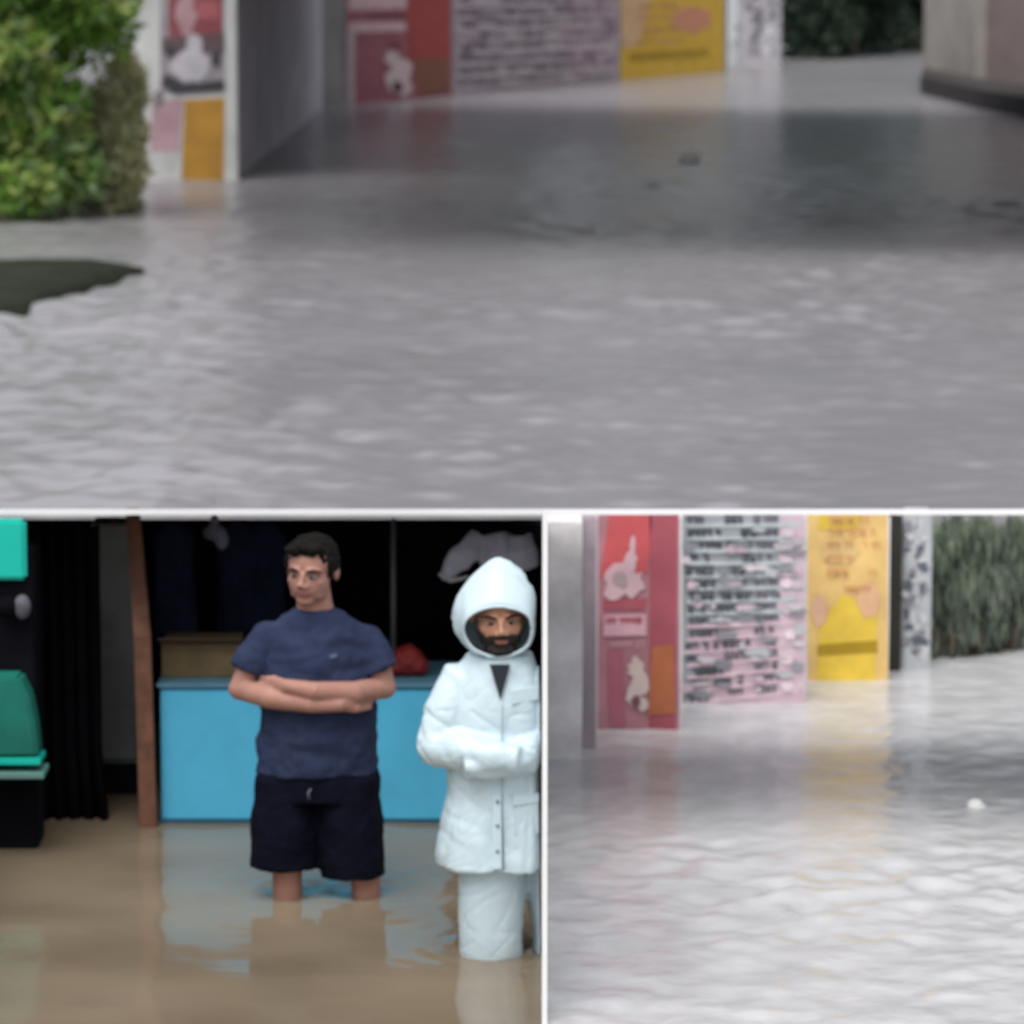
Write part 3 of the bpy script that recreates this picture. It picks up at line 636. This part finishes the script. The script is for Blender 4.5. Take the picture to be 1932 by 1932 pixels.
tag(fuse(b, 'hanging_pouch', None, .006, 3), 'small grey pouch hanging high in the dark shop', 'pouch')
M_navyc = mat('navy_cloth', (.022, .027, .055), .9, .4, 6, spec=.05)
for i, px in enumerate((330, 450, 500)):
    b = MB(); c_ = P(px, 1060, 17.6); b.rings([(c_.z - .32, c_.x, 17.6, .10, .04), (c_.z - .05, c_.x, 17.6, .09, .045), (c_.z + .12, c_.x, 17.6, .09, .05), (c_.z + .18, c_.x, 17.6, .03, .03)], M_navyc, 18)
    tag(fuse(b, 'hanging_shirt', None, .01, 2, fold=lambda p: .012 * noise.noise(Vector((p.x*34, p.y*20, p.z*5)))), ('dark navy shirt hanging nearest the wooden post', 'dark navy shirt hanging below the grey pouch', 'dark navy shirt hanging just left of the bareheaded man')[i], 'shirt', 'dark shirts hanging in the shop')

# ------------------------------------------------------------------ people
M_eyew = mat('eye_white', (.26, .22, .20), .4, .05); M_iris = mat('iris_brown', (.02, .012, .008), .2, .1)
def skin(name, c): return mat(name, c, .5, .14, 18, .08, 90, .35)
def head_shapes(mb, M, mt, ears=True):
    T = lambda p: M @ Vector(p); Rm = M.to_3x3()
    mb.ball(T((0, .012, .040)), (.074, .095, .084), mt, Rm, 24, 16)
    mb.ball(T((0, -.022, -.030)), (.0655, .071, .090), mt, Rm, 20, 14)
    mb.ball(T((0, -.058, -.098)), (.030, .030, .024), mt, Rm)
    for s_ in (-1, 1):
        mb.ball(T((.036*s_, -.055, -.024)), (.024, .023, .022), mt, Rm)
        mb.ball(T((.036*s_, -.022, -.078)), (.022, .044, .026), mt, Rm)
        mb.ball(T((.013*s_, -.100, -.036)), (.009, .010, .008), mt, Rm)
        mb.tube([T((.010*s_, -.084, .024)), T((.034*s_, -.080, .028)), T((.056*s_, -.062, .018))], [.011, .011, .009], mt, 10)
        if ears: mb.ball(T((.077*s_, .018, -.004)), (.011, .020, .032), mt, Rm)
    mb.tube([T((0, -.086, .018)), T((0, -.100, -.012)), T((0, -.112, -.034))], [.009, .011, .014], mt, 10)
    mb.ball(T((0, -.087, -.060)), (.025, .011, .0075), mt, Rm); mb.ball(T((0, -.085, -.073)), (.021, .011, .008), mt, Rm)
def face_parts(parent, M, hairm, brow_drop=0.0):
    for s_ in (-1, 1):
        b = MB(); Rm = M.to_3x3(); b.ball(M @ Vector((.031*s_, -.076, .002)), (.0145, .012, .0065), M_eyew, Rm); b.ball(M @ Vector((.029*s_, -.0855, .001)), (.0078, .0035, .0060), M_iris, Rm, 10, 8); b.build('eye', parent, smooth=True)
        b = MB(); b.tube([M @ Vector((.013*s_, -.0945, .024 - brow_drop)), M @ Vector((.034*s_, -.091, .031)), M @ Vector((.056*s_, -.069, .022))], [.004, .0055, .003], hairm, 8); b.build('eyebrow', parent, smooth=True)
def hand(mb, wrist, fwd, nrm, mt, side=1, curl=.4):
    """palm, four unequal bent fingers and a thumb leaving the side of the palm"""
    f = Vector(fwd).normalized(); n_ = Vector(nrm); n_ = (n_ - f * n_.dot(f)).normalized(); s_ = f.cross(n_) * side; w_ = Vector(wrist)
    mb.tube([w_, w_ + f*.04, w_ + f*.085], [(.028, .02), (.040, .017), (.040, .015)], mt, 12)
    for p in (w_ + f*.05 + s_*.022, w_ + f*.05 - s_*.022): mb.ball(p, .019, mt)
    for i, L in enumerate((.066, .076, .072, .056)):
        o = (-.030 + .020*i); b0 = w_ + f*.085 + s_*o; p = [b0 - f*.02, b0]; d = f.copy()
        for k, q in enumerate((.45, .30, .25)):
            d = (Matrix.Rotation(-curl * (.6 + .4*k), 3, s_ * side) @ d).normalized(); p.append(p[-1] + d * L * q)
        mb.tube(p, [.0095, .0095, .009, .0085, .007], mt, 8)
    t0_ = w_ + f*.025 - s_*.034
    mb.tube([w_ + f*.015 - s_*.015, t0_, t0_ + (f*.75 - s_*.55).normalized()*.034, t0_ + (f*.75 - s_*.55).normalized()*.034 + (f*.95 - s_*.1 - n_*.2).normalized()*.028], [.014, .013, .011, .008], mt, 8)

# ---- bareheaded man in a navy t-shirt
sk1 = skin('tan_skin', (.40, .205, .16)); lip1 = mat('lip', (.30, .12, .10), .5)
M_hair = mat('black_hair', (.007, .006, .005), .7, .3, 40, .3, 120, spec=.12)
M_tee = mat('navy_jersey', (.027, .037, .080), .9, .3, 7, .25, 60, spec=.15); M_short = mat('black_shorts_cloth', (.0045, .005, .013), .9, .3, 7, .2, 50, spec=.08)
b1 = G(602, 1690)
man = thing('person', 'bareheaded man with crossed arms in a navy t-shirt and black shorts', 'person', (b1.x, b1.y, 0))
HM = Matrix.Translation((-.020, -.030, 1.246)) @ Euler((R(7), R(3), R(-17))).to_matrix().to_4x4() @ Matrix.Diagonal((1.20, 1.06, .96, 1))
bd = MB()
head_shapes(bd, HM, sk1)
bd.tube([(-.005, .01, 1.02), (-.008, .0, 1.10), (-.018, -.01, 1.20)], [(.082, .070), (.069, .062), (.064, .060)], sk1, 16)
bd.rings([(.45, 0, 0, .16, .115), (.6, 0, 0, .165, .115), (.8, 0, 0, .175, .115), (.93, 0, 0, .175, .11), (1.0, 0, 0, .165, .09), (1.04, 0, .005, .11, .075)], sk1)
sh1, el1 = Vector((-.178, .0, .985)), Vector((-.290, -.03, .800)); sh2, el2 = Vector((.174, .0, .98)), Vector((.252, -.03, .805))
wr1 = Vector((.105, -.175, .765)); wr2 = Vector((-.115, -.160, .835))
bd.tube([sh1, sh1.lerp(el1, .5) + Vector((-.012, -.008, 0)), el1], [.055, .050, .042], sk1); bd.tube([sh2, sh2.lerp(el2, .5) + Vector((.012, -.008, 0)), el2], [.055, .050, .042], sk1)
bd.tube([el1, el1.lerp(wr1, .3) + Vector((0, -.05, -.006)), el1.lerp(wr1, .7) + Vector((0, -.05, -.006)), wr1], [.042, .044, .035, .027], sk1)
bd.tube([el2, el2.lerp(wr2, .3) + Vector((0, -.065, -.012)), el2.lerp(wr2, .7) + Vector((0, -.075, -.004)), wr2], [.042, .045, .035, .027], sk1)
bd.ball(el1, .044, sk1); bd.ball(el2, .044, sk1)
hand(bd, wr1, (.80, .60, .06), (.5, -.8, .2), sk1, 1, .35)
hand(bd, wr2, (-.78, .60, -.12), (-.4, -.8, .1), sk1, 1, .3)
for x_, kx in ((-.10, -.118), (.125, .178)):
    bd.tube([(x_, 0, .5), (x_*1.1, -.01, .3), (kx, -.035, .085), (kx, -.005, -.08), (kx, .02, -.36)], [.09, .08, .056, .055, .036], sk1)
    bd.tube([(kx, .03, -.385), (kx, -.06, -.40), (kx + .01*(1 if kx > 0 else -1), -.17, -.415)], [(.036, .034), (.042, .030), (.04, .018)], sk1)
HI = HM.inverted()
def pick1(c):
    q = HI @ c
    if abs(q.x) < .024 and -.079 < q.z < -.055 and q.y < -.083: return 1
    return 0
bd.m(lip1)
body = fuse(bd, 'body', man, .0052, 6, pick=pick1)
face_parts(man, HM, M_hair)
hr = MB(); Rm = HM.to_3x3()
hr.ball(HM @ Vector((0, .024, .058)), (.081, .096, .082), M_hair, Rm, 24, 16); hr.ball(HM @ Vector((.0, -.050, .108)), (.058, .040, .027), M_hair, Rm); hr.ball(HM @ Vector((-.03, -.058, .100)), (.04, .03, .024), M_hair, Rm)
for s_ in (-1, 1): hr.ball(HM @ Vector((.070*s_, .012, .035)), (.014, .05, .045), M_hair, Rm); hr.ball(HM @ Vector((.068*s_, -.012, .008)), (.010, .014, .03), M_hair, Rm)
hr.ball(HM @ Vector((0, .07, -.005)), (.062, .045, .06), M_hair, Rm)
fuse(hr, 'hair', man, .005, 2, fold=lambda p: .008 * noise.noise(p * 45) + .004 * noise.noise(p * 110))
ts_ = MB()
ts_.rings([(.475, -.005, 0, .232, .150), (.56, -.002, 0, .226, .148), (.68, 0, 0, .221, .144), (.82, 0, -.002, .217, .142), (.93, 0, 0, .208, .132), (.99, 0, 0, .205, .118), (1.035, -.002, .002, .178, .100), (1.072, -.004, .006, .125, .086), (1.098, -.005, .008, .082, .076)], M_tee, 36)
for a, e_ in ((sh1, el1), (sh2, el2)):
    o_ = Vector((-.012 if a.x < 0 else .012, -.005, 0)); ts_.tube([a + Vector((.07 if a.x < 0 else -.07, 0, .012)), a + o_*.3, a.lerp(e_, .4) + o_, a.lerp(e_, .66) + o_], [.062, .072, .074, .076], M_tee, 18)
def fold1(p):
    f_ = .010 * noise.noise(Vector((p.x*9, p.y*9, p.z*16))) + .005 * noise.noise(p * 30)
    if p.z < .72: f_ += .010 * noise.noise(Vector((p.x*14 + p.z*8, p.y*10, p.z*7)))
    return f_
fuse(ts_, 't_shirt', man, .0075, 8, fold=fold1)
cb_ = MB(); K = 20; cb_.tube([Vector((-.006 + .064*math.cos(6.2832*i/K), .004 + .062*math.sin(6.2832*i/K), 1.098 + .02*math.sin(6.2832*i/K))) for i in range(K+1)], .0075, mat('navy_rib', (.025, .036, .075), .85), 8); cb_.build('collar', man, smooth=True)
lg = MB(); lg.add([Vector((.052, -.1475, .935)), Vector((.080, -.1430, .940)), Vector((.078, -.1440, .954)), Vector((.052, -.1475, .948))], [(0, 1, 2, 3)], mat('pale_print', (.12, .16, .25), .7)); lg.build('chest_badge', man)
sh = MB(); sh.rings([(.38, 0, 0, .238, .145), (.46, 0, 0, .232, .145), (.52, 0, 0, .21, .13)], M_short, 30)
sh.tube([(-.115, 0, .46), (-.128, -.01, .28), (-.132, -.018, .115)], [(.12, .125), (.128, .13), (.132, .122)], M_short, 22)
sh.tube([(.115, 0, .46), (.118, -.01, .28), (.128, -.018, .080)], [(.12, .125), (.124, .13), (.122, .122)], M_short, 22)
fuse(sh, 'shorts', man, .008, 2, fold=lambda p: .010 * noise.noise(Vector((p.x*13, p.y*10, p.z*9))) + .004*noise.noise(p*32))
dc = MB(); dc.tube([(-.02, -.163, .445), (-.03, -.168, .43), (-.026, -.166, .405)], .004, mat('grey_cord', (.16, .16, .2), .7), 6); dc.build('drawcord', man, smooth=True)

# ---- hooded man in a pale raincoat, pressed against the dividing panel
sk2 = skin('warm_skin', (.46, .235, .15)); M_coat = mat('pale_blue_raincoat', (.58, .715, .775), .36, .08, 6, .12, 60, .5); M_beard = mat('dark_beard', (.018, .013, .010), .7, .3, 60, .5, 150)
M_in = mat('dark_inner_shirt', (.015, .022, .03), .8)
b2 = G(941, 1798)
hm = thing('person', 'bearded man with crossed arms in a hooded pale blue raincoat', 'person', (b2.x, b2.y, 0))
def squash(p):
    """he leans on the panel: his far side is pressed flat against it"""
    lim = T_PART * (b2.y + p.y) - b2.x - .004; k = .06
    x = p.x if p.x < lim - k else lim - k * math.exp(-(p.x - lim + k) / k)
    return Vector((x, p.y, p.z))
HM2 = Matrix.Translation((.002, -.050, 1.225)) @ Euler((R(9), R(-2), R(4))).to_matrix().to_4x4() @ Matrix.Diagonal((1.24, 1.04, .96, 1)); HI2 = HM2.inverted()
bd = MB(); head_shapes(bd, HM2, sk2)
bd.tube([(.01, .01, .98), (.008, 0, 1.05), (.004, -.01, 1.15)], [(.072, .066), (.058, .06), (.056, .06)], sk2, 16)
bd.rings([(.43, .03, 0, .13, .10), (.52, .03, 0, .155, .11), (.75, .02, 0, .165, .11), (.95, .01, 0, .165, .10), (1.0, .01, .005, .11, .08)], sk2)
s1, e1 = Vector((-.135, 0, .985)), Vector((-.205, -.05, .765)); s2, e2 = Vector((.165, 0, .975)), Vector((.235, -.05, .77)); w1 = Vector((.05, -.185, .742)); w2 = Vector((-.09, -.16, .715))
for a, e_, w_ in ((s1, e1, w1), (s2, e2, w2)):
    bd.tube([a, a.lerp(e_, .5), e_], [.05, .046, .04], sk2); bd.tube([e_, e_.lerp(w_, .5) + Vector((0, -.02, 0)), w_], [.04, .038, .027], sk2); bd.ball(e_, .041, sk2)
hand(bd, w1, (.35, .9, .0), (.9, -.3, .0), sk2, 1, .3); hand(bd, w2, (-.35, .9, .05), (-.9, -.3, 0), sk2, -1, .3)
for x_, kx, yy in ((-.02, -.028, 0), (.19, .245, .10)):
    bd.tube([(x_, yy*.4, .4), (x_, yy*.8 - .01, .2), (kx, yy - .02, .10), (kx, yy, -.05), (kx, yy + .02, -.36)], [.062, .055, .050, .048, .034], sk2)
    bd.tube([(kx, yy + .03, -.385), (kx, yy - .06, -.40), (kx, yy - .17, -.415)], [(.036, .034), (.042, .030), (.04, .018)], sk2)
bd.m(M_beard); bd.m(lip1)
def pick2(c):
    q = HI2 @ c; nz_ = .010 * noise.noise(c * 60)
    if abs(q.x) < .018 and -.076 < q.z < -.060 and q.y < -.088: return 2
    if q.z > .2 or q.z < -.14 or q.y > .03: return 0
    jaw = -.052 + .55 * max(0, abs(q.x) - .035) * 1.2
    if q.z < jaw + nz_ and abs(q.x) < .08 : return 1
    if abs(q.x) < .036 and -.060 < q.z < -.043 + nz_*.4 and q.y < -.07: return 1
    return 0
fuse(bd, 'body', hm, .0052, 6, warp=squash, pick=pick2)
face_parts(hm, HM2, M_hair, .004)
br = MB(); br.ball(HM2 @ Vector((0, -.045, -.105)), (.046, .046, .028), M_beard, HM2.to_3x3()); br.ball(HM2 @ Vector((0, -.04, -.12)), (.034, .036, .024), M_beard, HM2.to_3x3())
fuse(br, 'beard', hm, .005, 2, fold=lambda p: .007 * noise.noise(p * 70))
ct_ = MB()
ct_.rings([(.325, .035, 0, .262, .185), (.37, .035, 0, .260, .182), (.46, .03, 0, .236, .168), (.58, .025, 0, .205, .150), (.70, .02, 0, .205, .148), (.82, .02, 0, .212, .146), (.90, .015, 0, .208, .138), (.98, .012, 0, .19, .122), (1.04, .01, .003, .155, .11), (1.085, .008, .006, .12, .105)], M_coat, 40)
for a, e_, w_, lift in ((s1, e1, w1, .0), (s2, e2, w2, -.005)):
    i_ = .07 if a.x < 0 else -.07
    ct_.tube([a + Vector((i_, 0, .0)), a, a.lerp(e_, .5) + Vector((-i_*.25, -.005, 0)), e_ + Vector((-i_*.1, 0, -.01))], [.068, .078, .080, .076], M_coat, 18); ct_.ball(e_ + Vector((-i_*.1, -.01, -.005)), .078, M_coat)
    ct_.tube([e_, e_.lerp(w_, .35) + Vector((0, -.03, lift)), e_.lerp(w_, .75) + Vector((0, -.025, lift)), w_ + (w_ - e_)*.1], [.074, .072, .064, .05], M_coat, 18)
def crease(q, w_):
    """narrow sharp valleys between flat panels, as thin plastic cloth folds"""
    return -max(0.0, 1 - abs(noise.noise(q)) * w_)
def fold2(p):
    f_ = .0030 * crease(Vector((p.x*5 + p.z*4, p.y*5, p.z*7)), 5) + .0022 * crease(Vector((p.x*13 - p.z*9 + 4, p.y*12, p.z*15)), 5) + .006 * noise.noise(Vector((p.x*9 + p.z*4, p.y*8, p.z*6)))
    if p.z < .66: f_ += .006 * crease(Vector((p.x*9, p.y*7 + 7, p.z*1.6)), 4) + .010 * noise.noise(Vector((p.x*9, p.y*8, p.z*1.5)))
    if .66 < p.z < .9: f_ += .005 * crease(Vector((p.x*7 + p.z*14, p.y*5 + 2, p.z*3 - p.x*7)), 5)
    return f_ + .002
coat = fuse(ct_, 'raincoat', hm, .0075, 3, fold=fold2, warp=squash)
# hood: a shell round the head, open at the face, peaked above the brow
hv = []; NU, NV = 44, 24; mh = MB()
for j in range(NV + 1):
    t_ = j / NV                                # 0 = rim of the face opening, 1 = back of the head
    for i in range(NU):
        a = 2*math.pi*i/NU; ca, sa = math.cos(a), math.sin(a)
        k = math.sin(min(1, t_ / .5) * math.pi / 2); sc = 1 if t_ < .5 else math.cos((t_ - .5)/.5 * math.pi/2) ** .7
        up = max(0, sa); dn = max(0, -sa)
        rx = (.126 + .034*k) * (1 - .20 * up**2 * k); rz = (.084 + .108*k) if sa > 0 else (.104 + .045*k)
        x = rx * ca * sc; z = 1.192 + (rz * sa * (1 + .07 * up**5 * k)) * (sc if sa > 0 else max(sc, .35)) + .025 * k
        y = -.128 - .030*up*(1 - k) + .03*dn*(1 - k) + .265*t_ - .02*up*math.sin(math.pi*min(1, t_*2))
        nv_ = Vector((x*22, y*22, z*22)); hv.append(Vector((.002 + x, y, z)) + Vector((1, 1, 1)) * (.007*noise.noise(nv_) + .007*crease(nv_ * .3 + Vector((3, 0, 1)), 4)) * (.2 + k))
mh.add(hv, [(j*NU+i, j*NU+(i+1) % NU, (j+1)*NU+(i+1) % NU, (j+1)*NU+i) for j in range(NV) for i in range(NU)], M_coat)
ho = mh.build('hood', hm, smooth=True)
for v in ho.data.vertices: v.co = squash(v.co)
sm_ = ho.modifiers.new('thick', 'SOLIDIFY'); sm_.thickness = .007; sm_.offset = -1
rm_ = MB(); rm_.tube([squash(hv[i % NU] + Vector((0, -.004, 0))) for i in range(NU + 1)], .0055, M_coat, 8); rm_.build('hood_hem', hm, smooth=True)
hf = MB(); hf.prism([Vector((-.030, -.128, 1.062)), Vector((.040, -.128, 1.062)), Vector((.006, -.150, .945))], Vector((0, .02, 0)), M_in); hf.build('inner_shirt', hm)
zp = MB(); zp.prism([Vector((-.020, -.156, .60)), Vector((.012, -.156, .60)), Vector((.016, -.188, .345)), Vector((-.022, -.188, .345))], Vector((0, .02, 0)), M_coat); zp.build('placket', hm, bevel=.004)
pk = MB(); pk.prism([squash(Vector(p)) for p in ((.055, -.154, .60), (.20, -.118, .60), (.21, -.130, .46), (.056, -.172, .46))], Vector((0, .02, 0)), M_coat); pk.build('pocket', hm, bevel=.004)
M_seam = mat('dark_seam_cloth', (.27, .38, .45), .5)  # darker blue for the zip and snaps
sm2 = MB()
for pts in ([(.014, -.160, .93), (.012, -.172, .70), (.016, -.190, .345)], ):
    sm2.tube(pts, .0028, M_seam, 6)
sm2.build('zip', hm, smooth=True)
for z_ in (.41, .50, .585): 
    sn = MB(); sn.ball((-.004, -.182 + (z_ - .41) * .1, z_), (.007, .004, .007), M_seam, seg=10, rings=8); sn.build('snap', hm, smooth=True)
fl_ = MB(); fl_.prism([squash(Vector(p)) for p in ((.050, -.160, .605), (.21, -.115, .605), (.21, -.125, .572), (.050, -.168, .568))], Vector((0, .012, 0)), M_coat); fl_.build('pocket_flap', hm, bevel=.003)
cp_ = MB(); cp_.prism([squash(Vector(p)) for p in ((.045, -.142, .975), (.20, -.10, .985), (.20, -.105, .935), (.045, -.150, .925))], Vector((0, .02, 0)), M_coat); cp_.build('chest_flap', hm, bevel=.003)
tr_ = MB()
for x_, kx, yy in ((-.020, -.028, 0), (.20, .245, .10)):
    tr_.tube([(x_, yy*.4, .42), (x_, yy*.8 - .005, .25), (kx, yy - .012, .08), (kx, yy, -.10), (kx, yy + .02, -.37)], [(.118, .12), (.124, .125), (.114, .115), (.110, .11), (.10, .10)], M_coat, 24)
fuse(tr_, 'trousers', hm, .0075, 2, fold=lambda p: .002*crease(Vector((p.x*8 + p.z*3, p.y*7, p.z*3)), 5) + .0025*crease(Vector((p.x*10 - p.z*12, p.y*9, p.z*10)), 5) + .007*noise.noise(Vector((p.x*10, p.y*9, p.z*3))), warp=squash)
